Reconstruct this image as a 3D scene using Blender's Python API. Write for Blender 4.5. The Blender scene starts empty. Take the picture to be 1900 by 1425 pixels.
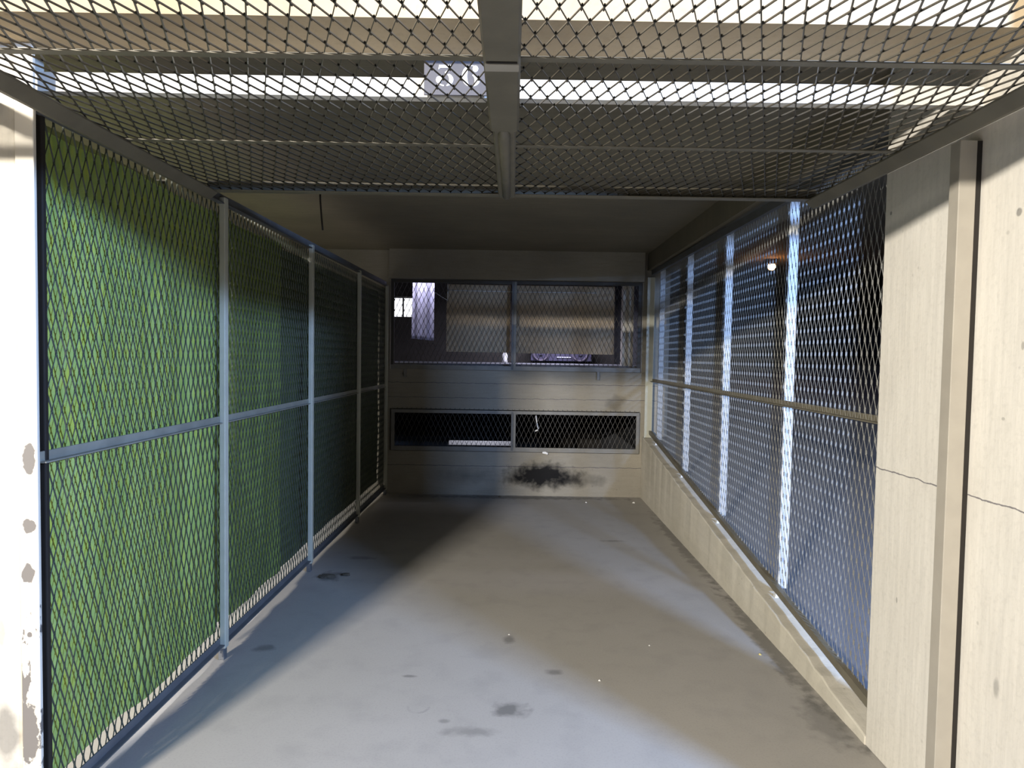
import bpy, bmesh, math, random
from mathutils import Vector, Matrix
random.seed(7)
scn = bpy.context.scene
COL = scn.collection
CAM_H = 1.45

# ------------------------------------------------------------------ helpers
class MB:
    def __init__(s): s.v = []; s.f = []
    def quadbox(s, p):                       # 8 corners: 0-3 bottom loop, 4-7 top loop
        b = len(s.v); s.v += [tuple(q) for q in p]
        s.f += [(b, b+3, b+2, b+1), (b+4, b+5, b+6, b+7), (b, b+1, b+5, b+4),
                (b+1, b+2, b+6, b+5), (b+2, b+3, b+7, b+6), (b+3, b, b+4, b+7)]
        return s
    def box(s, x0, x1, y0, y1, z0, z1):
        return s.quadbox([(x0,y0,z0),(x1,y0,z0),(x1,y1,z0),(x0,y1,z0),(x0,y0,z1),(x1,y0,z1),(x1,y1,z1),(x0,y1,z1)])
    def prism(s, prof, a, b, u, v):          # 2-D profile swept from a to b; u, v are the profile axes
        a, b, u, v = map(Vector, (a, b, u, v)); n = len(prof); k = len(s.v)
        for o in (a, b):
            s.v += [tuple(o + u*p[0] + v*p[1]) for p in prof]
        s.f.append(tuple(k+i for i in reversed(range(n)))); s.f.append(tuple(k+n+i for i in range(n)))
        for i in range(n):
            j = (i+1) % n; s.f.append((k+i, k+j, k+n+j, k+n+i))
        return s
    def tube(s, pts, r, n=8):
        pts = [Vector(p) for p in pts]; k = len(s.v)
        for i, p in enumerate(pts):
            d = (pts[min(i+1, len(pts)-1)] - pts[max(i-1, 0)]).normalized()
            a = d.orthogonal().normalized(); c = d.cross(a)
            rr = r[i] if isinstance(r, (list, tuple)) else r
            s.v += [tuple(p + (a*math.cos(t)+c*math.sin(t))*rr) for t in [2*math.pi*q/n for q in range(n)]]
        for i in range(len(pts)-1):
            for q in range(n):
                w = (q+1) % n
                s.f.append((k+i*n+q, k+i*n+w, k+(i+1)*n+w, k+(i+1)*n+q))
        s.f.append(tuple(k+q for q in reversed(range(n)))); e = k+(len(pts)-1)*n
        s.f.append(tuple(e+q for q in range(n)))
        return s
    def torus(s, c, R, r, axis='y', n=40, m=12):
        k = len(s.v)
        for i in range(n):
            t = 2*math.pi*i/n
            for j in range(m):
                w = 2*math.pi*j/m; q = R + r*math.cos(w)
                s.v.append((c[0]+q*math.cos(t), c[1]+r*math.sin(w), c[2]+q*math.sin(t)))
        for i in range(n):
            for j in range(m):
                s.f.append((k+i*m+j, k+i*m+(j+1) % m, k+((i+1) % n)*m+(j+1) % m, k+((i+1) % n)*m+j))
        return s
    def mesh(s, name):
        me = bpy.data.meshes.new(name); me.from_pydata(s.v, [], s.f); me.update()
        bm = bmesh.new(); bm.from_mesh(me); bmesh.ops.recalc_face_normals(bm, faces=bm.faces); bm.to_mesh(me); bm.free()
        return me
    def build(s, name, mat, parent=None, bevel=0, smooth=False, loc=None):
        o = bpy.data.objects.new(name, s.mesh(name)); COL.objects.link(o)
        o.data.materials.append(mat)
        if parent is not None:
            o.parent = parent
            w, p = Vector(), parent                    # meshes are written in world coordinates
            while p is not None: w += Vector(p.location); p = p.parent
            o.location = -w
        if loc is not None:                            # move the origin to loc, geometry stays
            o.data.transform(Matrix.Translation(-Vector(loc))); o.location = loc
        if bevel:
            m = o.modifiers.new('edge', 'BEVEL'); m.width = bevel; m.segments = 2; m.limit_method = 'ANGLE'
        if smooth:
            for p in o.data.polygons: p.use_smooth = True
        return o

def tag(o, label=None, cat=None, group=None, kind=None):
    if label: o['label'] = label
    if cat: o['category'] = cat
    if group: o['group'] = group
    if kind: o['kind'] = kind
    return o
def empty(name, loc, label, cat, group=None):
    o = bpy.data.objects.new(name, None); COL.objects.link(o); o.location = loc
    return tag(o, label, cat, group)
def struct(o, label, cat='wall'): return tag(o, label, cat, None, 'structure')

# expanded metal: diamond lattice, u = short diagonal direction, v = long diagonal direction
def expanded(mb, O, u, v, nrm, U, V, su=.042, sv=.115, w=.0058, t=.0022, tilt=55, inside=None, flip=1, kw=1.3):
    O, u, v, nrm = Vector(O), Vector(u).normalized(), Vector(v).normalized(), Vector(nrm).normalized()
    ct, st = math.cos(math.radians(tilt)), math.sin(math.radians(tilt))*flip
    tdir = (v*ct + nrm*st).normalized()
    nu, nv = int(U/su)+1, int(2*V/sv)+1
    def P(a, b): return O + u*a + v*b
    def bar(p, q, w_, t_):
        d = (q-p).normalized(); a = (tdir - d*tdir.dot(d)).normalized(); c = d.cross(a)
        a = a*(w_/2); c = c*(t_/2); k = len(mb.v)
        for o in (p, q):
            mb.v += [tuple(o+a+c), tuple(o-a+c), tuple(o-a-c), tuple(o+a-c)]
        for i in range(4):
            j = (i+1) % 4; mb.f.append((k+i, k+j, k+4+j, k+4+i))
    for j in range(nv):
        off = su/2 if j % 2 else 0
        for i in range(-1, nu+1):
            a, b = i*su+off, j*sv/2
            for sgn in (-1, 1):
                a2, b2 = a+sgn*su/2, b+sv/2
                m = ((a+a2)/2, (b+b2)/2)
                if 0 <= m[0] <= U and 0 <= m[1] <= V and (inside is None or inside(*m)):
                    bar(P(a, b), P(a2, b2), w, t)
            if 0 <= a <= U and 0 <= b <= V and (inside is None or inside(a, b)):
                h = v*(sv*.085)
                bar(P(a, b)-h, P(a, b)+h, w*kw, t*1.4)
    return mb

# ------------------------------------------------------------------ materials
def S(r, g, b): # sRGB 0-255 -> linear
    f = lambda c: (c/255/12.92) if c/255 <= .04045 else ((c/255+.055)/1.055)**2.4
    return (f(r), f(g), f(b), 1)
class NT:
    def __init__(s, name):
        s.m = bpy.data.materials.new(name); s.m.use_nodes = True; s.t = s.m.node_tree
        s.b = s.t.nodes['Principled BSDF']; s.co = s.t.nodes.new('ShaderNodeTexCoord').outputs['Object']
    def n(s, ty, **k):
        x = s.t.nodes.new(ty)
        for a, b in k.items(): setattr(x, a, b)
        return x
    def link(s, a, b): s.t.links.new(a, b)
    def inp(s, sock, val):
        if isinstance(val, bpy.types.NodeSocket): s.link(val, sock)
        else: sock.default_value = val
    def mapping(s, scale=(1,1,1), loc=(0,0,0), rot=(0,0,0)):
        x = s.n('ShaderNodeMapping'); s.link(s.co, x.inputs[0])
        x.inputs['Location'].default_value = loc; x.inputs['Rotation'].default_value = rot; x.inputs['Scale'].default_value = scale
        return x.outputs[0]
    def noise(s, scale=5, detail=4, vec=None, rough=.55, dist=0):
        x = s.n('ShaderNodeTexNoise'); s.link(vec if vec is not None else s.co, x.inputs['Vector'])
        x.inputs['Scale'].default_value = scale; x.inputs['Detail'].default_value = detail
        x.inputs['Roughness'].default_value = rough; x.inputs['Distortion'].default_value = dist
        return x.outputs['Fac']
    def ramp(s, fac, *stops):
        x = s.n('ShaderNodeValToRGB'); s.link(fac, x.inputs[0]); cr = x.color_ramp
        while len(cr.elements) < len(stops): cr.elements.new(.5)
        for e, (p, c) in zip(cr.elements, stops):
            e.position = p; e.color = c if isinstance(c, tuple) else (c, c, c, 1)
        return x.outputs['Color']
    def mix(s, fac, a, b, mode='MIX'):
        x = s.n('ShaderNodeMix', data_type='RGBA', blend_type=mode)
        s.inp(x.inputs[0], fac); s.inp(x.inputs[6], a); s.inp(x.inputs[7], b)
        return x.outputs[2]
    def math(s, op, a, b=0, clamp=False):
        x = s.n('ShaderNodeMath', operation=op, use_clamp=clamp); s.inp(x.inputs[0], a); s.inp(x.inputs[1], b)
        return x.outputs[0]
    def blot(s, c, r, soft=.5, wob=.35, nscale=9, axes=(0, 1)):   # dirt spot with a ragged edge, 1 inside -> 0 outside
        x = s.n('ShaderNodeSeparateXYZ'); s.link(s.co, x.inputs[0])
        d = []
        for k, ax in enumerate(axes):
            q = s.math('DIVIDE', s.math('SUBTRACT', x.outputs[ax], c[k]), r[k]); d.append(s.math('MULTIPLY', q, q))
        dist = s.math('SQRT', s.math('ADD', d[0], d[1]))
        nz = s.math('MULTIPLY', s.math('SUBTRACT', s.noise(nscale, 5), .5), wob*4)
        v = s.math('SUBTRACT', 1.0, s.math('ADD', dist, nz))
        return s.math('DIVIDE', v, soft, True)
    def bump(s, h, strength=.3, dist=.01):
        x = s.n('ShaderNodeBump'); x.inputs['Strength'].default_value = strength; x.inputs['Distance'].default_value = dist
        s.link(h, x.inputs['Height']); s.link(x.outputs[0], s.b.inputs['Normal'])
    def done(s, col, rough=.7, metal=0, spec=.4):
        s.inp(s.b.inputs['Base Color'], col); s.inp(s.b.inputs['Roughness'], rough)
        s.b.inputs['Metallic'].default_value = metal; s.b.inputs['Specular IOR Level'].default_value = spec
        return s.m

def concrete(name, c1, c2, grain=(1, 1, 1), bump=.25, cracks=(), spots=(), axes=(1, 2), spotcol=(.03, .03, .032, 1)):
    n = NT(name)
    big = n.noise(1.6, 5); fine = n.noise(60, 4); st = n.noise(7, 5, n.mapping(grain), .6)
    col = n.mix(n.ramp(big, (.3, 0.), (.7, 1.)), c1, c2)
    col = n.mix(n.math('MULTIPLY', n.ramp(st, (.35, 1.), (.62, 0.)), .28), col, tuple(x*.66 for x in c1[:3])+(1,))
    col = n.mix(n.math('MULTIPLY', n.ramp(fine, (.3, 1.), (.48, 0.)), .16), col, tuple(x*.5 for x in c1[:3])+(1,))
    pits = n.n('ShaderNodeTexVoronoi'); n.link(n.co, pits.inputs['Vector']); pits.inputs['Scale'].default_value = 13
    pm = n.math('MULTIPLY', n.ramp(pits.outputs['Distance'], (.05, 1.), (.10, 0.)), n.ramp(n.noise(4, 2), (.5, 0.), (.62, .55)))
    col = n.mix(pm, col, tuple(x*.4 for x in c1[:3])+(1,))
    for (z0, slope, y0, w_) in cracks:           # thin line on the face: z = z0 + slope*(y-y0)
        x = n.n('ShaderNodeSeparateXYZ'); n.link(n.co, x.inputs[0])
        d = n.math('ABSOLUTE', n.math('SUBTRACT', n.math('ADD', x.outputs[2], n.math('MULTIPLY', n.math('SUBTRACT', n.noise(14, 4), .5), .022)), z0))
        col = n.mix(n.math('MULTIPLY', n.math('LESS_THAN', d, w_), .75), col, S(70, 66, 78))
    for (c, r, soft, k) in spots:
        col = n.mix(n.math('MULTIPLY', n.blot(c, r, soft, axes=axes), k), col, spotcol)
    n.bump(n.math('ADD', st, n.math('MULTIPLY', fine, .4)), bump, .006)
    return n.done(col, .88, 0, .25)

def steel(name, c, rough=.5, metal=.0, dirt=.35, spec=.5):
    n = NT(name)
    a = n.noise(9, 5); b = n.noise(70, 3)
    col = n.mix(n.math('MULTIPLY', n.ramp(a, (.38, 1.), (.62, 0.)), dirt), c, tuple(x*.45 for x in c[:3])+(1,))
    n.bump(b, .08, .002)
    return n.done(col, rough, metal, spec)

M = {}
M['pillar'] = concrete('pillar_concrete', S(212, 208, 198), S(202, 197, 186), (6, 6, .5), .2, cracks=[(1.061, 0, 2.0, .0022)],
    spots=[((1.835, 1.862), (.012, .013), .35, .55), ((1.80, 1.50), (.006, .012), .4, .4), ((1.86, 1.30), (.008, .006), .4, .35), ((2.33, .62), (.006, .012), .4, .4), ((1.84, .55), (.012, .03), .6, .35), ((2.46, 1.99), (.008, .008), .4, .6)])
M['kerb'] = concrete('kerb_concrete', S(208, 203, 190), S(190, 184, 168), (2, .6, 3), .4)
M['leftwall'] = concrete('left_pillar_concrete', S(205, 200, 188), S(190, 184, 170), (6, 6, .5), .2, spots=[((-1.47, .30), (.05, .16), .6, .6), ((-1.44, .16), (.03, .1), .6, .5), ((-1.48, .62), (.02, .10), .5, .35)], axes=(0, 2))
M['lintel'] = concrete('lintel_concrete', S(215, 212, 205), S(205, 202, 194), (.5, 2, 6), .1)
M['slab'] = concrete('slab_concrete', S(196, 178, 148), S(164, 146, 118), (1, 1, 1), .3)
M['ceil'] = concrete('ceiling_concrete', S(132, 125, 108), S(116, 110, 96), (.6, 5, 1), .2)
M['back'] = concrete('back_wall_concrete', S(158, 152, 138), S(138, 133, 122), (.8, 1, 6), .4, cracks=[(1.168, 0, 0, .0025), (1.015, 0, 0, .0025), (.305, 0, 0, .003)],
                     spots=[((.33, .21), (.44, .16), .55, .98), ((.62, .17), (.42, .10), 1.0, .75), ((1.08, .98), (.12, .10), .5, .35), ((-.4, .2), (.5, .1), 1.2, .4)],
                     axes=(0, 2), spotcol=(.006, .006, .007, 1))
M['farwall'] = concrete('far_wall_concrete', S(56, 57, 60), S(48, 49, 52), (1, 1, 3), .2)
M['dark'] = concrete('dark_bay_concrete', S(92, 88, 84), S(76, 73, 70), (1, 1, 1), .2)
def floor_mat():
    n = NT('painted_floor')
    big = n.noise(.9, 5); fine = n.noise(120, 3); mid = n.noise(6, 6)
    col = n.mix(n.ramp(big, (.3, 0.), (.7, 1.)), S(166, 162, 156), S(158, 154, 147))
    col = n.mix(n.math('MULTIPLY', n.ramp(mid, (.3, 1.), (.5, 0.)), .18), col, S(120, 119, 117))
    col = n.mix(n.math('MULTIPLY', n.ramp(fine, (.35, 1.), (.5, 0.)), .12), col, S(110, 110, 112))
    dk = S(72, 72, 70)
    for c, r, k, wob in [((.01, 2.71), (.085, .075), .62, .4), ((-.14, 2.545), (.13, .04), .35, .35), ((0, 3.40), (.04, .06), .5, .3),
                         ((.215, 3.05), (.05, .035), .5, .3), ((-.44, 2.99), (.04, .015), .5, .3), ((-.25, 2.62), (.03, .02), .4, .3),
                         ((-1.17, 4.34), (.10, .12), .6, .45), ((-1.05, 4.75), (.12, .05), .4, .4), ((-1.2, 3.25), (.06, .05), .5, .4),
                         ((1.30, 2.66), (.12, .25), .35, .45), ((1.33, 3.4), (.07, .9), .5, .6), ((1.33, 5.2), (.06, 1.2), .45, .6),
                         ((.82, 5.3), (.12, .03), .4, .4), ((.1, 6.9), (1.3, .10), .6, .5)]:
        col = n.mix(n.math('MULTIPLY', n.blot(c, r, .6, wob, 16), k), col, dk)
    x = n.n('ShaderNodeSeparateXYZ'); n.link(n.co, x.inputs[0])             # faint drip ring
    dx = n.math('DIVIDE', n.math('ADD', x.outputs[0], .365), .05); dy = n.math('DIVIDE', n.math('SUBTRACT', x.outputs[1], 2.725), .055)
    rr = n.math('SQRT', n.math('ADD', n.math('MULTIPLY', dx, dx), n.math('MULTIPLY', dy, dy)))
    ring = n.math('LESS_THAN', n.math('ABSOLUTE', n.math('SUBTRACT', rr, .85)), .12)
    col = n.mix(n.math('MULTIPLY', n.math('MULTIPLY', ring, n.ramp(mid, (.45, 0.), (.55, 1.))), .4), col, S(105, 106, 106))
    n.bump(n.math('ADD', fine, mid), .06, .003)
    return n.done(col, .62, 0, .35)
M['floor'] = floor_mat()
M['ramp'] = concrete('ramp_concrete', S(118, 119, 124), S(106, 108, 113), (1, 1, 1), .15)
M['rail'] = steel('grey_painted_steel', S(140, 139, 128), .5)
M['rail_dark'] = steel('dark_painted_steel', S(96, 98, 100), .5)
M['post_light'] = steel('light_painted_steel', S(184, 184, 168), .45, 0, .15)
M['post_white'] = steel('zinc_painted_steel', S(205, 208, 210), .4, 0, .15)
M['mesh'] = steel('expanded_steel', S(68, 74, 64), .5, .1, .25)
M['mesh_grey'] = steel('zinc_expanded_steel', S(122, 122, 118), .5, 0, .15)
M['door'] = steel('door_brown_grey_paint', S(106, 101, 87), .5, 0, .3)
M['door_mesh'] = steel('door_expanded_steel', S(76, 72, 63), .45, .2, .3)
M['jamb'] = steel('beige_steel', S(158, 152, 140), .5, 0, .15)
M['grille_mesh'] = steel('grille_mesh_steel', S(84, 80, 74), .55, .1, .3)
M['rail_shaded'] = steel('grille_steel_shaded', S(66, 64, 60), .6, 0, .3)  # grille steel with shade put into the colour, for the upper frame edges
M['grille'] = steel('grille_steel', S(128, 126, 120), .5, .1, .3)
def flake():
    n = NT('flaking_cream_paint')
    sp = n.n('ShaderNodeSeparateXYZ'); n.link(n.co, sp.inputs[0])
    low = n.ramp(sp.outputs[2], (.0, 1.), (1., 0.))
    a = n.noise(11, 6, n.mapping((1, 1, .45)), .6)
    fac = n.ramp(n.math('ADD', a, n.math('MULTIPLY', low, .13)), (.655, 0.), (.67, 1.))
    m2 = None
    for c, r in [((-1.385, 1.135), (.02, .05)), ((-1.388, .94), (.022, .022)), ((-1.392, .80), (.022, .03)), ((-1.395, .33), (.03, .10)), ((-1.39, .62), (.008, .008))]:
        q = n.blot(c, r, .15, .3, 40, (0, 2)); m2 = q if m2 is None else n.math('MAXIMUM', m2, q)
    fac2 = n.math('MAXIMUM', fac, m2)
    col = n.mix(fac2, S(214, 208, 194), S(104, 100, 96))
    n.bump(n.math('SUBTRACT', 1., fac2), .4, .002)
    return n.done(col, .5)
M['flake'] = flake()
def tarp(name, c1, c2, c3):
    n = NT(name)
    a = n.noise(5, 5, n.mapping((1, 3, 1)), .6, 1.0); b = n.noise(22, 4, n.mapping((1, 2.2, .7)))
    w = n.n('ShaderNodeTexWave', wave_type='BANDS', bands_direction='Z'); n.link(n.mapping((1, 1, 1)), w.inputs['Vector'])
    w.inputs['Scale'].default_value = 90; w.inputs['Distortion'].default_value = .3
    col = n.mix(n.ramp(a, (.35, 0.), (.65, 1.)), c1, c2)
    col = n.mix(n.math('MULTIPLY', n.ramp(b, (.5, 0.), (.68, 1.)), .6), col, c3)
    n.bump(n.math('ADD', n.math('MULTIPLY', w.outputs['Fac'], .3), a), .25, .01)
    return n.done(col, .55, 0, .4)
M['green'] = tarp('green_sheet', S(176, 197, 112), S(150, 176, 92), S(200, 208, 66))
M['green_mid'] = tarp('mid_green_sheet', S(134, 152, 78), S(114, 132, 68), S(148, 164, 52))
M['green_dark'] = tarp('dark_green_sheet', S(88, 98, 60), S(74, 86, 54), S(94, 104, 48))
def plain(name, c, rough=.6, metal=0, spec=.4, sc=12, amt=.25):
    n = NT(name); a = n.noise(sc, 4)
    return n.done(n.mix(n.math('MULTIPLY', n.ramp(a, (.4, 1.), (.6, 0.)), amt), c, tuple(x*.6 for x in c[:3])+(1,)), rough, metal, spec)
M['sign'] = plain('sign_grey_paint', S(84, 84, 90), .5, 0, .4, 25, .2)
M['white'] = plain('white_paint', S(235, 236, 238), .5, 0, .4, 20, .05)
M['board'] = plain('brown_fibreboard', S(186, 166, 138), .6, 0, .35, 4, .35)
M['cloth'] = plain('pale_lilac_cloth', S(190, 188, 214), .9, 0, .1, 6, .15)
M['rubber'] = plain('wheel_grey', S(120, 112, 128), .6)
M['cartbody'] = plain('cart_violet_grey', S(84, 80, 104), .6)
M['black'] = plain('black_parts_gap_shade', S(34, 30, 26), .7)  # plain black for small parts and for the shaded gaps by the door posts
M['dirt'] = plain('dirt_clump', S(96, 90, 80), .95, 0, .1, 60, .6)
M['chip'] = plain('white_chip', S(225, 225, 222), .6)
M['leafy'] = plain('yellow_chip', S(196, 178, 110), .7)
def emit(name, c, k):
    m = bpy.data.materials.new(name); m.use_nodes = True; b = m.node_tree.nodes['Principled BSDF']
    b.inputs['Base Color'].default_value = (.1, .1, .1, 1); b.inputs['Emission Color'].default_value = c; b.inputs['Emission Strength'].default_value = k
    return m
M['glow'] = emit('lit_window', (.92, .93, 1, 1), 2.2)
M['orange'] = emit('orange_lamp_glow', (1, .42, .16, 1), 20)

# ------------------------------------------------------------------ setting
YB = 7.0                                       # face of the back wall
def kerb_z(y): return .037 + .135*(y-2.5)      # the right-hand kerb climbs with the ramp beside it
fl = MB(); fl.box(-6, 1.47, -6, YB+.25, -.12, 0); fl.box(1.47, 9, -6, 2.25, -.12, .003)
struct(fl.build('floor', M['floor']), 'grey painted concrete floor with dark stains', 'floor')
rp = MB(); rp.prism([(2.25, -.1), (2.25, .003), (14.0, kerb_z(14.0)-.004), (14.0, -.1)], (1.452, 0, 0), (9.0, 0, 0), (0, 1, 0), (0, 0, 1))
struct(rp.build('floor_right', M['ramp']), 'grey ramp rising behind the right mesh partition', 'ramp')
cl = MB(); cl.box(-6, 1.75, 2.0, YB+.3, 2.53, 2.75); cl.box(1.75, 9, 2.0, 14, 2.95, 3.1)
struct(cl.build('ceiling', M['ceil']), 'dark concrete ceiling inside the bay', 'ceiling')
sl = MB(); sl.box(-6, 6, 1.755, 2.0, 2.31, 3.05)
struct(sl.build('wall_front', M['slab']), 'overhanging concrete slab edge above the raised door, brown underside', 'wall')
lt = MB(); lt.box(-6, 6, 1.995, 2.03, 2.202, 2.257)
struct(lt.build('trim_1', M['lintel']), 'pale horizontal lintel strip behind the raised door mesh', 'lintel')
ac = MB(); ac.box(-6, 6, -6, 1.75, 3.0, 3.1); ac.box(-6, 6, -6.2, -6, 0, 3.1)
struct(ac.build('ceiling_front', M['dark']), 'aisle ceiling in front of the bay', 'ceiling')
# right wall: pillar, kerb that climbs to the back, beam over the mesh
wr = MB(); wr.box(1.36, 1.60, 1.62, 2.50, 0, 2.60)
struct(wr.build('wall_right', M['pillar'], bevel=.006), 'beige concrete pillar right of the bay with a thin crack', 'wall')
kb = MB(); kb.prism([(2.50, -.05), (2.50, .037), (YB, kerb_z(YB)), (YB, -.05)], (1.36, 0, 0), (1.455, 0, 0), (0, 1, 0), (0, 0, 1))
bm = bmesh.new(); bm.from_mesh(kb.mesh('k'))
bmesh.ops.subdivide_edges(bm, edges=[e for e in bm.edges if abs(e.verts[0].co.y-e.verts[1].co.y) > 1], cuts=60, use_grid_fill=True)
for v in bm.verts:
    if v.co.x < 1.37 and v.co.z > .02:
        v.co.x += random.uniform(-.004, .004); v.co.z += random.uniform(-.006, .004)
me = bpy.data.meshes.new('baseboard_right'); bm.to_mesh(me); bm.free()
ko = bpy.data.objects.new('baseboard_right', me); COL.objects.link(ko); me.materials.append(M['kerb'])
mo = ko.modifiers.new('edge', 'BEVEL'); mo.width = .006; mo.segments = 2; mo.limit_method = 'ANGLE'
struct(ko, 'worn beige concrete kerb below the right mesh, rising toward the back', 'kerb')
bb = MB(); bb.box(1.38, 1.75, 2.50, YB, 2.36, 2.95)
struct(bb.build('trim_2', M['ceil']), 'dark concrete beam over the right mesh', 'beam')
# left pillar
wl = MB(); wl.box(-1.51, -1.4195, 1.935, 2.06, 0, 2.31)
struct(wl.build('wall_left', M['leftwall'], bevel=.004), 'brightly lit pale concrete pillar at the left edge', 'wall')
# back wall with two long openings
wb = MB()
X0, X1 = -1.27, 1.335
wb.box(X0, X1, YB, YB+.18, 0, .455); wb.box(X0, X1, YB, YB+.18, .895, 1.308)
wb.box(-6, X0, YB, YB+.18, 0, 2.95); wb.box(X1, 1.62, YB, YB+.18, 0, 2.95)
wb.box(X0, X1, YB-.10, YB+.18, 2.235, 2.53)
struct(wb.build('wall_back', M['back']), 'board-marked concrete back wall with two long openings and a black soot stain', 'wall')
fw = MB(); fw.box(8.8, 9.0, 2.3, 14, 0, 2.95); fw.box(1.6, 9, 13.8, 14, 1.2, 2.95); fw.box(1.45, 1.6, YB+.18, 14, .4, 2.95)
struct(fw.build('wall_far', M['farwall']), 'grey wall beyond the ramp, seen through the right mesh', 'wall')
lf = MB(); lf.box(-4.0, -3.9, 2.3, YB, 0, 2.53)
struct(lf.build('wall_far_left', M['farwall']), 'far wall of the neighbouring bay on the left', 'wall')
# bays behind the back wall: an upper deck and the low space under it
ub = MB(); ub.box(-4, 1.45, YB+.18, 9.6, 1.20, 1.37)
struct(ub.build('floor_upper', M['ramp']), 'upper deck behind the back wall', 'floor')
uc = MB(); uc.box(-4, 1.45, YB+.3, 11.5, 2.55, 2.75)
struct(uc.build('ceiling_back', M['dark']), 'dark ceiling of the bay behind', 'ceiling')
uw = MB(); wx0, wx1, wz0, wz1 = -1.72, -1.43, 1.985, 2.275
uw.box(-4, wx0, 9.6, 9.75, 1.2, 2.55); uw.box(wx1, 1.45, 9.6, 9.75, 1.2, 2.55); uw.box(wx0, wx1, 9.6, 9.75, 1.2, wz0); uw.box(wx0, wx1, 9.6, 9.75, wz1, 2.55)
struct(uw.build('wall_upper', M['dark']), 'dark far wall of the upper deck with a small bright window', 'wall')
lb = MB(); lb.box(-4, 1.45, YB+.18, 12.2, -.12, 0)
struct(lb.build('floor_lower', M['ramp']), 'floor of the low bay behind the back wall', 'floor')
lw = MB(); lw.box(-4, -1.02, 10.85, 11.0, 0, 1.2); lw.box(.02, 1.45, 10.85, 11.0, 0, 1.2); lw.box(-1.02, .02, 10.85, 11.0, .085, 1.2); lw.box(-4, 1.45, 12.2, 12.3, 0, 1.3); lw.box(-4, 1.45, 9.6, 12.3, 1.2, 1.3)
struct(lw.build('wall_lower', M['dark']), 'dark wall of the low bay with a bright gap along its foot', 'wall')
cb = MB(); cb.box(1.185, 1.30, YB+.30, YB+.42, 1.37, 2.55)
struct(cb.build('trim_3', M['pillar']), 'narrow concrete column behind the right end of the upper grille', 'column')
# bright window
wn = MB(); fx = .012
wn.box(wx0, wx1, 9.66, 9.70, wz0, wz0+fx); wn.box(wx0, wx1, 9.66, 9.70, wz1-fx, wz1); wn.box(wx0, wx0+fx, 9.66, 9.70, wz0, wz1); wn.box(wx1-fx, wx1, 9.66, 9.70, wz0, wz1)
wn.box(-1.585, -1.565, 9.66, 9.70, wz0, wz1)
wo = wn.build('window_1', M['black']); struct(wo, 'small bright window high on the far wall behind the upper grille', 'window')
gl = MB(); gl.box(wx0, wx1, 9.69, 9.695, wz0, wz1); gl.build('pane', M['glow'], wo)

# ------------------------------------------------------------------ the raised mesh door
D0, D1 = .945, 2.885                            # front and rear edge of the panel
DZ = 2.13; DXL, DXR = -1.305, 1.275
door = empty('garage_door', (0, 1.9, DZ), 'raised grey up-and-over mesh door hanging level under the ceiling, seen from below', 'garage door')
def ang_x(y, z, x0, x1, w, h, t=.005, s=1):     # steel angle along X: flat leg underneath, upright leg on the rear (s=1) or front
    return MB().prism([(0, 0), (w*s, 0), (w*s, h), ((w-t)*s, h), ((w-t)*s, t), (0, t)], (x0, y, z), (x1, y, z), (0, 1, 0), (0, 0, 1))
def ang_y(x, z, y0, y1, w, h, t=.005, s=1):
    return MB().prism([(0, 0), (w*s, 0), (w*s, h), ((w-t)*s, h), ((w-t)*s, t), (0, t)], (x, y0, z), (x, y1, z), (1, 0, 0), (0, 0, 1))
for xs, sg_ in ((DXL, 1), (DXR, -1)):           # deep side channels
    MB().prism([(0, -.034), (.012*sg_, -.034), (.046*sg_, -.006), (.046*sg_, .0), (.006*sg_, .0), (.006*sg_, .022), (0, .022)], (xs, D0, DZ), (xs, D1, DZ), (1, 0, 0), (0, 0, 1)).build('side_rail', M['door'], door, .0015)
ang_x(D1-.040, DZ-.004, DXL, DXR, .045, .051).build('end_rail', M['door'], door, .0015)
ang_x(D0+.045, DZ, DXL, DXR, .045, .035, s=-1).build('end_rail', M['door'], door, .0015)
for y in (1.578, 2.218):
    ang_x(y-.012, DZ+.002, DXL, DXR, .024, .014 if y < 2 else .007, .004).build('crossbar', M['door'], door, .001)
sx0, sx1 = -.078, .008
spine = MB().prism([(sx0, 0), (sx0+.006, -.010), (sx1-.006, -.010), (sx1, 0), (sx1, .02), (sx1-.005, .02), (sx1-.005, .0), (sx0+.005, 0), (sx0+.005, .02), (sx0, .02)],
                   (0, D0+.01, DZ-.006), (0, 2.02, DZ-.006), (1, 0, 0), (0, 0, 1))
so = spine.build('spine', M['door'], door, .0015)
MB().box(sx0+.008, sx1-.008, 1.545, 1.552, DZ-.0185, DZ-.0155).build('seam', M['black'], so)
MB().box(sx0+.004, sx1-.004, 1.556, 1.592, DZ-.0195, DZ-.0155).build('cross_plate', M['jamb'], so, .001)
sp2 = MB().prism([(sx0+.008, 0), (sx0+.014, -.006), (sx1-.014, -.006), (sx1-.008, 0), (sx1-.008, .02), (sx0+.008, .02)],
                 (0, 2.02, DZ-.004), (0, D1-.01, DZ-.004), (1, 0, 0), (0, 0, 1)).build('spine', M['door'], door, .0015)
rib = MB().tube([(-.036, 2.03, DZ-.004), (-.036, 2.06, DZ-.010), (-.036, 2.5, DZ-.010), (-.036, D1-.05, DZ-.010)], [.012, .019, .018, .017], 10)
rib.build('rib', M['door'], sp2, smooth=True)
ys = [D0+.01, 1.578, 2.218, D1-.01]
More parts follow.
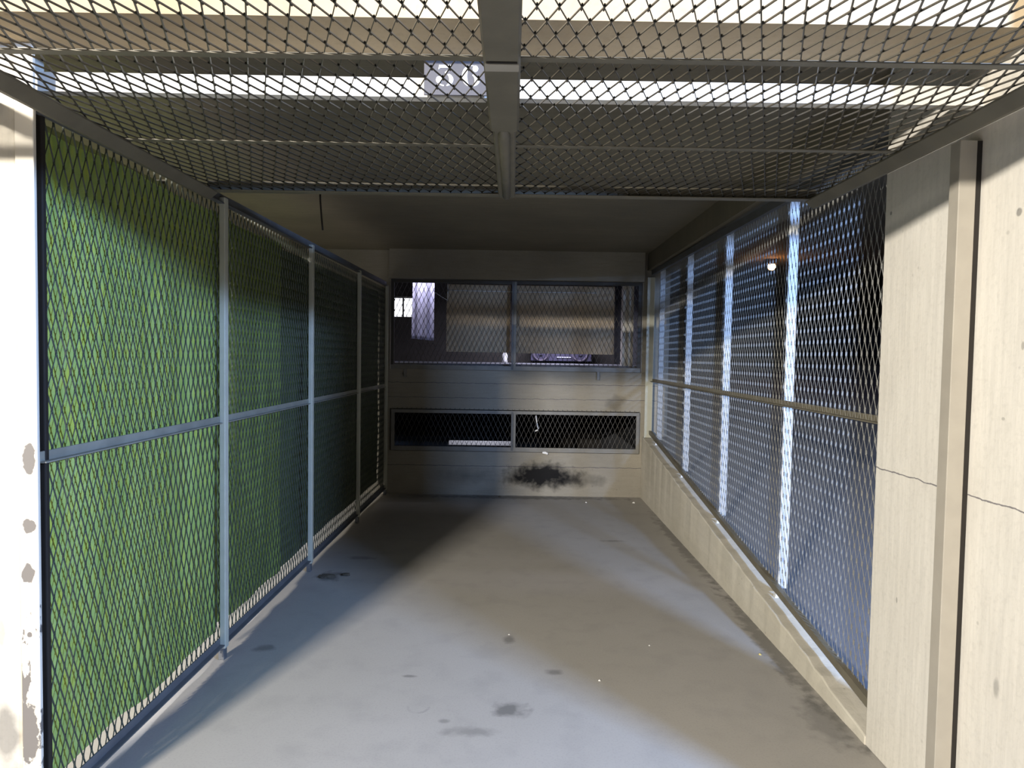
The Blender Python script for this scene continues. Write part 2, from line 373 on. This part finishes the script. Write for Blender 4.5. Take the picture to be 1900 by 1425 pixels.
for a, b in zip(ys, ys[1:]):
    for x0, x1 in ((DXL+.01, -.035), (-.035, DXR-.01)):
        mb = MB(); j0 = math.floor((a-D0)/.116); oy = D0 + j0*.116; i0 = math.floor((x0-DXL)/.044); ox = DXL+i0*.044
        expanded(mb, (ox, oy, DZ+.008), (1, 0, 0), (0, 1, 0), (0, 0, 1), x1-ox, b-oy, .044, .116, .0046, .0022, 50,
                 inside=lambda p, q, ox=ox, oy=oy, a=a, x0=x0: ox+p >= x0 and oy+q >= a)
        mb.build('mesh_panel', M['door_mesh'], door)

def copy_tree(o, parent=None):
    c = o.copy(); COL.objects.link(c); c.parent = parent
    for ch in list(o.children): copy_tree(ch, c)
    return c
nd = copy_tree(door); nd.location.x -= 2.75       # unseen second door, added over the next bay to shade the left pillar
tag(nd, 'unseen raised mesh door, added over the neighbouring bay to shade the pale pillar', 'garage door')

# ------------------------------------------------------------------ left mesh partition
LA, LB = Vector((-1.375, 1.95, 0)), Vector((-1.312, 6.96, 0))
LD = (LB-LA).normalized(); LN = Vector((LD.y, -LD.x, 0))        # along the partition, and into the bay
LL = (LB-LA).length
def L(s, off=0, z=0): p = LA + LD*s + LN*off; return Vector((p.x, p.y, z))
left = empty('mesh_partition', L(0), 'mesh partition left of the bay with pale posts, green sheet behind it', 'partition')
posts = [.026, 1.185, 2.49, 3.80, LL-.03]
for i, s in enumerate(posts):
    r = .020 if i else .009
    MB().prism([(-r, 0), (r, 0), (r, .028), (-r, .028)], L(s, .004 if i else -.02, .055), L(s, .004 if i else -.02, 2.16), LD, LN).build('post', M['post_light'] if i else M['black'], left, .004)  # first one is thin and black, standing in for the shaded gap there
    MB().prism([(-.018, -.004), (.018, -.004), (.018, .024), (-.018, .024)], L(s, 0, 0), L(s, 0, .06), LD, LN).build('foot', M['rail_dark'], left, .003)
def rail_l(z, h, d, nm, mat, z2=None):
    p, q = L(0, 0, z), L(LL, 0, z2 if z2 else z)
    MB().prism([(0, 0), (d, 0), (d, .005), (.006, .006), (.006, h), (0, h)], p, q, LN, (0, 0, 1)).build(nm, mat, left, .0015)
rail_l(2.122, .05, .03, 'top_rail', M['rail_dark'], 2.15)
rail_l(1.118, .034, .022, 'middle_rail', M['rail'])
rail_l(.070, .036, .03, 'bottom_rail', M['rail_dark'])
for a, b in zip(posts, posts[1:]):
    mb = MB(); j = math.floor(a/.042)*.042
    expanded(mb, L(j, -.004, .07), LD, (0, 0, 1), LN, b-j, 2.07, .0425, .114, .0046, .0020, 28, inside=lambda p, q, a=a, j=j: j+p >= a)
    mb.build('mesh_panel', M['mesh'], left)

# sheets hung on the far side of the left partition
def sheet(name, s0, s1, z0, z1, mat, off, label, cat, seed):
    rnd = random.Random(seed); nx, nz = 70, 60; mb = MB()
    ph = [rnd.uniform(0, 6.28) for _ in range(6)]
    for side in (0, 1):
        for j in range(nz+1):
            for i in range(nx+1):
                u, w = i/nx, j/nz; s = s0+(s1-s0)*u; z = z0+(z1-z0)*w
                d = .006*math.sin(7*u+ph[0]+2*w)+.004*math.sin(17*u-5*w+ph[1])+.007*math.sin(3*u+9*w+ph[2])*(1-w)+.003*math.sin(31*u+ph[3])
                mb.v.append(tuple(L(s, off-d-.016-side*.002, z + .006*math.sin(9*u+ph[4])*(w if w > .97 else 0) - .008*math.sin(13*u+ph[5])*(1 if w < .02 else 0))))
    k = (nx+1)*(nz+1)
    for side in (0, 1):
        for j in range(nz):
            for i in range(nx):
                a = side*k+j*(nx+1)+i; mb.f.append((a, a+1, a+nx+2, a+nx+1))
    o = mb.build(name, mat, smooth=True, loc=tuple(L(s0, off, z0)))
    return tag(o, label, cat)
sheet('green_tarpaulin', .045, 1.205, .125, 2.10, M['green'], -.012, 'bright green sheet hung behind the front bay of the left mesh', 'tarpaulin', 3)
sheet('green_tarpaulin', 1.08, 2.13, .13, 2.10, M['green_mid'], -.038, 'mid green stretch of sheet behind the second bay of the left mesh', 'tarpaulin', 4)  # front sheet continued past the post in a darker green
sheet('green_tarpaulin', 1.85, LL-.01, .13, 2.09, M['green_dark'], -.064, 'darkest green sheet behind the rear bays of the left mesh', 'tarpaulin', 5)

# ------------------------------------------------------------------ right mesh partition
RX = 1.436
right = empty('mesh_partition', (RX, 2.5, kerb_z(2.5)), 'mesh partition on the rising kerb at right, bright white posts behind it', 'partition')
rp_y = [2.53, 3.58, 4.63, 5.64, 6.67]
for y in rp_y:
    zb = kerb_z(y)
    MB().prism([(0, 0), (.05, 0), (.05, .010), (0, .010)], (RX+.006, y-.018, zb+.05), (RX+.006, y-.018, 2.33), (1, 0, 0), (0, 1, 0)).build('post', M['post_white'], right, .003)
    if y > 2.6:
        MB().prism([(0, 0), (.022, 0), (.011, .05)], (RX-.008, y-.014, zb-.004), (RX-.008, y+.014, zb-.004), (1, 0, 0), (0, 0, 1)).build('foot', M['post_white'], right, .001)
y0, y1 = 2.505, 6.95
MB().prism([(y0, kerb_z(y0)+.046), (y1, kerb_z(y1)+.046), (y1, kerb_z(y1)+.082), (y0, kerb_z(y0)+.082)], (RX-.024, 0, 0), (RX+.006, 0, 0), (0, 1, 0), (0, 0, 1)).build('bottom_rail', M['door'], right, .002)
MB().prism([(0, 0), (.03, 0), (.03, .03), (.024, .03), (.024, .006), (0, .006)], (RX-.024, y0, 1.212), (RX-.024, y1, 1.218), (1, 0, 0), (0, 0, 1)).build('middle_rail', M['door'], right, .0015)
MB().prism([(0, 0), (.03, 0), (.03, .05), (.0, .05)], (RX-.024, y0, 2.27), (RX-.024, y1, 2.31), (1, 0, 0), (0, 0, 1)).build('top_rail', M['rail_dark'], right, .0015)
MB().box(1.365, 1.442, 6.90, 6.906, kerb_z(6.9)+.01, 2.28).build('end_plate', M['post_light'], right, .001)
for a, b in zip(rp_y, rp_y[1:]):
    mb = MB(); za = kerb_z(a)+.05; j = math.floor((a-2.5)/.042)*.042; oz = .06
    expanded(mb, (RX, 2.5+j, oz), (0, 1, 0), (0, 0, 1), (-1, 0, 0), b-2.5-j, 2.28-oz, .0425, .114, .0027, .0010, 12, flip=-1, kw=2.7,
             inside=lambda p, q, a=a, j=j: 2.5+j+p >= a and oz+q > kerb_z(2.5+j+p)+.06)
    mb.build('mesh_panel', M['mesh_grey'], right)

# ------------------------------------------------------------------ steel door posts
jl = empty('door_post', (-1.381, 1.95, 0), 'white steel door post at left, cream paint flaking off near the floor', 'door post')
MB().box(-1.415, -1.361, 1.925, 1.938, 0, 2.31).build('channel', M['flake'], jl, .003)
jr = empty('door_post', (1.33, 2.0, 0), 'beige steel door post standing against the right pillar', 'door post')
MB().prism([(0, 0), (.050, 0), (.050, .008), (.010, .008), (.010, .045), (0, .045)], (1.292, 1.985, 0), (1.292, 1.985, 2.10), (1, 0, 0), (0, 1, 0)).build('channel', M['jamb'], jr, .002)
MB().box(1.3425, 1.3595, 1.990, 2.06, 0, 2.10).build('gap_shade_strip', M['black'], jr)  # black strip standing in for the shaded gap between post and pillar

# ------------------------------------------------------------------ number sign 36
sg = empty('number_sign', (-.17, 1.975, 2.207), 'grey number plate painted 36, above the opening behind the door mesh', 'sign')
pz0, pz1, px0, px1 = 2.2015, 2.300, -.268, -.075
MB().box(px0, px1, 1.975, 1.981, pz0, pz1).build('plate', M['sign'], sg, .001)
MB().box(-.25, -.235, 1.981, 1.996, 2.215, 2.26).build('fixing', M['rail_dark'], sg)
MB().box(-.11, -.095, 1.981, 1.996, 2.215, 2.26).build('fixing', M['rail_dark'], sg)
def crescent(cx, cz, ro, ri, sh, a0, a1, n=18):   # outer ellipse arc back along a shifted inner ellipse
    P = []
    for i in range(n+1):
        t = math.radians(a0+(a1-a0)*i/n); P.append((cx+ro[0]*math.cos(t), cz+ro[1]*math.sin(t)))
    for i in range(n, -1, -1):
        t = math.radians(a0+(a1-a0)*i/n); P.append((cx+sh+ri[0]*math.cos(t), cz+ri[1]*math.sin(t)))
    return P
def disc(cx, cz, r, n=20): return [(cx+r*math.cos(2*math.pi*i/n), cz+r*math.sin(2*math.pi*i/n)) for i in range(n)]
def digit(polys, ox, oz, w, h):
    mb = MB()
    for P in polys:
        mb.prism([(ox+p[0]*w, oz+p[1]*h) for p in P], (0, 1.9735, 0), (0, 1.9752, 0), (1, 0, 0), (0, 0, 1))
    return mb
three = [[(.16, 1.0), (.84, 1.0), (.80, .87), (.24, .87), (.12, .78)], [(.80, .86), (.86, .86), (.60, .66), (.50, .60), (.48, .66)],
         crescent(.50, .31, (.46, .31), (.20, .27), .02, -78, 62), disc(.16, .30, .17), crescent(.45, .26, (.36, .26), (.34, .20), .0, 192, 268)]
six = [crescent(.48, .50, (.46, .50), (.17, .45), .0, 102, 258), crescent(.54, .29, (.44, .29), (.16, .24), .0, -80, 80), disc(.74, .84, .15), crescent(.55, .80, (.3, .20), (.28, .16), 0, 60, 110)]
digit(three, -.233, 2.226, .052, .060).build('numeral', M['white'], sg)
digit(six, -.160, 2.226, .054, .060).build('numeral', M['white'], sg)

# ------------------------------------------------------------------ grilles in the back wall
def grille(name, x0, x1, z0, z1, xm, y, label, brackets=(), edge='grille'):
    g = empty(name, ((x0+x1)/2, y, z0), label, 'grille')
    w, d = .034, .022
    MB().box(x0, x1, y, y+d, z1-w, z1).build('top_rail', M[edge], g, .0015)
    MB().box(x0, x1, y, y+d, z0, z0+w+.012).build('bottom_rail', M['grille'], g, .0015)
    MB().box(x0, x0+w, y+.001, y+d-.001, z0+.01, z1-.01).build('side_rail', M[edge], g, .0015)
    MB().box(x1-w, x1, y+.001, y+d-.001, z0+.01, z1-.01).build('side_rail', M[edge], g, .0015)
    MB().box(xm-.024, xm-.002, y-.002, y+d+.01, z0+.01, z1-.01).build('mullion', M['rail_dark'], g, .001)
    MB().box(xm, xm+.024, y-.001, y+d, z0+.01, z1-.01).build('mullion', M['grille'], g, .001)
    for a, b in ((x0+.01, xm-.01), (xm+.01, x1-.01)):
        mb = MB(); expanded(mb, (a, y+d+.004, z0+.012), (1, 0, 0), (0, 0, 1), (0, -1, 0), b-a, z1-z0-.02, .050, .108, .0060, .0024, 50)
        mb.build('mesh_panel', M['grille_mesh'], g)
    for bx, bz in brackets:
        MB().box(bx-.014, bx+.014, y+.002, y+.026, bz-.085, z0+.01).build('bracket', M['grille'], g, .002)
    return g
grille('mesh_grille', -1.262, 1.322, 1.306, 2.232, .010, YB-.03, 'wide steel mesh grille in the upper opening of the back wall', [(.89, 1.308), (-1.11, 1.308)], 'rail_shaded')
grille('mesh_grille', -1.25, 1.330, .462, .888, .020, YB-.026, 'low steel mesh grille in the back wall just above the soot stain')

# ------------------------------------------------------------------ things behind the grilles
def board(x0, x1, z0, z1, y, label):
    o = MB().box(x0, x1, y, y+.012, z0, z1).build('hanging_board', M['board'], bevel=.002, loc=((x0+x1)/2, y, z0)); return tag(o, label, 'board', 'brown boards behind the upper grille')
board(-.700, -.030, 1.492, 2.20, YB+.10, 'brown board hung behind the upper grille, left of its mullion')
board(.006, 1.062, 1.488, 2.20, YB+.10, 'wider brown board hung behind the upper grille, right of its mullion')
cs = MB(); nx, nz = 40, 20
for j in range(nz+1):
    for i in range(nx+1):
        u, w = i/nx, j/nz
        cs.v.append((-1.122+.012*w+.243*u + .008*(1-w)*u, YB+.45+.022*math.sin(u*17+.5*w)+.01*math.sin(u*7+1), 1.633-.02*u+(2.45-1.633)*w))
for j in range(nz):
    for i in range(nx):
        a = j*(nx+1)+i; cs.f.append((a, a+1, a+nx+2, a+nx+1))
co = cs.build('curtain', M['cloth'], smooth=True, loc=(-1.0, YB+.45, 1.63)); so_ = co.modifiers.new('thick', 'SOLIDIFY'); so_.thickness = .002
tag(co, 'pale lilac strip of folded cloth hanging behind the upper grille, left part', 'curtain')
tag(MB().tube([(-.69, YB+.085, 2.135), (-.3, YB+.085, 2.130), (.2, YB+.085, 2.128), (.87, YB+.085, 2.130)], .0035, 6).build('cord', M['white'], smooth=True, loc=(.1, YB+.085, 2.13)),  # white tube standing in for the slit of light above the boards
    'thin level line of light across the top of the brown boards, drawn as a white cord', 'cord')
tag(MB().tube([(-.69, YB+.085, 2.22), (-.688, YB+.085, 2.10), (-.69, YB+.085, 2.03), (-.76, YB+.09, 2.07), (-.82, YB+.10, 2.11)], .0035, 6).build('cord', M['white'], smooth=True, loc=(-.69, YB+.085, 2.1)),  # white tube standing in for light through the gap at the board edge
    'short bent line of light at the left edge of the brown boards, drawn as a white cord', 'cord')
# low cart behind the boards
ct = empty('cart', (.66, 9.2, 1.37), 'low violet cart with two round wheels under the right brown board', 'cart')
MB().box(.25, 1.08, 9.22, 9.5, 1.40, 1.62).build('body', M['cartbody'], ct, .01)
MB().box(.60, .80, 9.205, 9.222, 1.446, 1.461).build('trim_strip', M['white'], ct, .002)
for x in (.385, .92):
    w_ = MB().torus((x, 9.20, 1.506), .098, .013).build('wheel', M['rubber'], ct, smooth=True)
    MB().prism(disc(x, 1.506, .03), (0, 9.19, 0), (0, 9.225, 0), (1, 0, 0), (0, 0, 1)).build('hub', M['cartbody'], w_)
for x in (.30, 1.03):
    MB().box(x-.02, x+.02, 9.3, 9.45, 1.37, 1.405).build('foot', M['black'], ct, .003)
bt = MB()
prof = [(0, .034), (.02, .036), (.10, .036), (.125, .02), (.15, .016)]
bt.tube([(-.10, 8.6, 1.37+p[0]) for p in prof], [p[1] for p in prof], 14)
bo = bt.build('bottle', M['chip'], smooth=True, loc=(-.10, 8.6, 1.37)); tag(bo, 'small white bottle under the left brown board near the mullion', 'bottle')
tag(MB().tube([(.255, YB+.06, .855), (.26, YB+.06, .80), (.27, YB+.055, .74), (.285, YB+.055, .70), (.272, YB+.05, .685), (.245, YB+.05, .672)], [.006, .008, .007, .010, .009, .008], 7).build('dangling_cord', M['white'], smooth=True, loc=(.26, YB+.06, .76)),
    'crooked white cord dangling behind the low grille, right half', 'cord')
tag(MB().prism([(0, 0), (.055, -.012), (.060, .004), (.03, .018), (.002, .014)], (.325, YB-.03, .452), (.325, YB-.012, .452), (1, 0, 0), (0, 0, 1)).build('paint_flake', M['white'], loc=(.35, YB-.02, .452)),
    'white flake stuck below the bottom rail of the low grille', 'flake')
# orange lamp on the wall behind the ramp
LX, LY, LZ = 3.80, 10.0, 2.83
ol = empty('ceiling_lamp', (LX, LY, LZ), 'small glowing orange lamp high up, seen through the right mesh', 'lamp')
MB().box(LX-.07, LX+.07, LY-.05, LY+.05, LZ+.045, 2.951).build('base', M['black'], ol, .005)
gb = MB().tube([(LX, LY, LZ+.05), (LX, LY, LZ+.03), (LX, LY, LZ), (LX, LY, LZ-.035), (LX, LY, LZ-.045)], [.035, .052, .058, .035, .008], 16)
gb.build('globe', M['orange'], ol, smooth=True)
# wire hanging from the ceiling
tag(MB().tube([(-1.29, 4.50, 2.53), (-1.288, 4.50, 2.46), (-1.283, 4.505, 2.38), (-1.278, 4.51, 2.31), (-1.274, 4.51, 2.27)], .006, 7).build('hanging_wire', M['black'], smooth=True, loc=(-1.29, 4.5, 2.53)),
    'black wire hanging from the ceiling above the left partition', 'wire')

# ------------------------------------------------------------------ bits on the floor
def lump(name, c, r, mat, seed, sq=.5, sub=2):
    bm = bmesh.new(); bmesh.ops.create_icosphere(bm, subdivisions=sub, radius=1); rnd = random.Random(seed)
    for v in bm.verts:
        k = 1+rnd.uniform(-.28, .28); v.co = Vector((v.co.x*r[0]*k, v.co.y*r[1]*k, max(v.co.z*r[2]*k, -r[2]*.45)))
    me = bpy.data.meshes.new(name); bm.to_mesh(me); bm.free(); me.materials.append(mat)
    o = bpy.data.objects.new(name, me); COL.objects.link(o); o.location = (c[0], c[1], r[2]*.45 + (c[2] if len(c) > 2 else 0)); return o
tag(lump('dirt_clump', (-1.185, 4.32), (.055, .035, .012), M['dirt'], 1), 'dark crumbly dirt clump on the floor near the second left post', 'dirt')
tag(lump('dirt_clump', (-1.075, 4.37), (.03, .025, .008), M['dirt'], 2), 'smaller dirt clump right beside the dark crumbly one', 'dirt')
for i, (x, y, r, m, lb_) in enumerate([
        (.415, 2.975, .006, 'chip', 'tiny white chip on the bare floor, nearest the front'),
        (.716, 3.355, .005, 'chip', 'tiny white chip on the brown-shaded part of the floor'),
        (.005, 3.46, .005, 'chip', 'tiny white chip beside the small round floor stain'),
        (1.244, 3.27, .009, 'leafy', 'yellowish scrap on the floor near the right kerb'),
        (1.24, 6.72, .014, 'chip', 'white crumb on the floor in the back right corner'),
        (.76, 6.70, .010, 'chip', 'white crumb on the floor below the right end of the soot stain'),
        (-.11, 6.90, .016, 'dirt', 'dark crumb on the floor against the middle of the back wall')]):
    tag(lump('floor_crumb', (x, y), (r, r*.8, r*.6), M[m], 20+i, sub=1), lb_, 'crumb', 'crumbs on the floor')

# ------------------------------------------------------------------ camera
f_px = 1250.0
d = Vector(((951-950)/f_px, -(662-712.5)/f_px, -1)).normalized()
r_ = .016
u = Vector((math.sin(r_), math.cos(r_), 0)); u = (u - d*u.dot(d)).normalized()
x = d.cross(u)
cd = bpy.data.cameras.new('camera'); cam = bpy.data.objects.new('camera', cd); COL.objects.link(cam)
cd.sensor_fit = 'HORIZONTAL'; cd.sensor_width = 36; cd.lens = 36*f_px/1900; cd.clip_start = .05
Mw = Matrix(((x[0], x[1], x[2]), (d[0], d[1], d[2]), (u[0], u[1], u[2])))   # rows: world axes in camera space -> camera-to-world
cam.matrix_world = Matrix.Translation((0, 0, CAM_H)) @ Mw.to_4x4()
scn.camera = cam

# ------------------------------------------------------------------ light
def tube_lamp(name, loc, target, sx, sy, energy, col):
    l = bpy.data.lights.new(name, 'AREA'); l.shape = 'RECTANGLE'; l.size = sx; l.size_y = sy; l.energy = energy; l.color = col
    o = bpy.data.objects.new(name, l); COL.objects.link(o); o.location = loc
    if target: o.rotation_euler = (Vector(target)-Vector(loc)).to_track_quat('-Z', 'Y').to_euler(); return o
tube_lamp('aisle_lamp_warm', (-2.85, -3.2, 2.75), (-.3, 3.0, 1.0), .55, .10, 900, (1.0, .93, .83))
tube_lamp('aisle_lamp_cool', (2.95, -.3, 2.36), (-.2, 3.2, .8), .40, .10, 360, (.34, .54, 1.0))
def point(name, loc, energy, col, r=.08):
    l = bpy.data.lights.new(name, 'POINT'); l.energy = energy; l.color = col; l.shadow_soft_size = r
    o = bpy.data.objects.new(name, l); COL.objects.link(o); o.location = loc; return o
tube_lamp('rear_deck_fill', (.45, 8.35, 2.1), (.45, 8.45, 1.3), 1.0, .12, 30, (.80, .78, 1.0))  # unseen light, added to brighten the deck strip and the cart
tube_lamp('left_bay_fill', (-1.515, 3.75, 2.06), None, .03, 3.4, 58, (.95, .96, 1.0))  # unseen light, added close to the partition to brighten the gap under it
tube_lamp('rear_side_fill', (-1.0, 7.25, 2.42), (-1.0, 7.47, 1.9), .30, .06, 4.5, (.88, .87, 1.0))  # added out of view above the opening to light the curtain
tube_lamp('ramp_fill', (3.4, 3.4, 2.7), None, .3, 2.0, 14, (1.0, .97, .92))  # unseen neutral light, added to take the blue off the ramp
point('low_bay_fill', (-.5, 11.5, .9), 70, (.9, .9, 1.0))  # unseen light, added to whiten the floor gap under the far wall
point('orange_lamp', (3.80, 9.85, 2.74), 3, (1, .4, .15), .03)

w = bpy.data.worlds.new('world'); scn.world = w; w.use_nodes = True
w.node_tree.nodes['Background'].inputs[0].default_value = (.9, .92, 1, 1); w.node_tree.nodes['Background'].inputs[1].default_value = .004
vs = scn.view_settings; vs.view_transform = 'Standard'; vs.look = 'None'; vs.exposure = 0; vs.gamma = 1; vs.use_curve_mapping = False
scn.cycles.use_denoising = True
scn.cycles.diffuse_bounces = 2
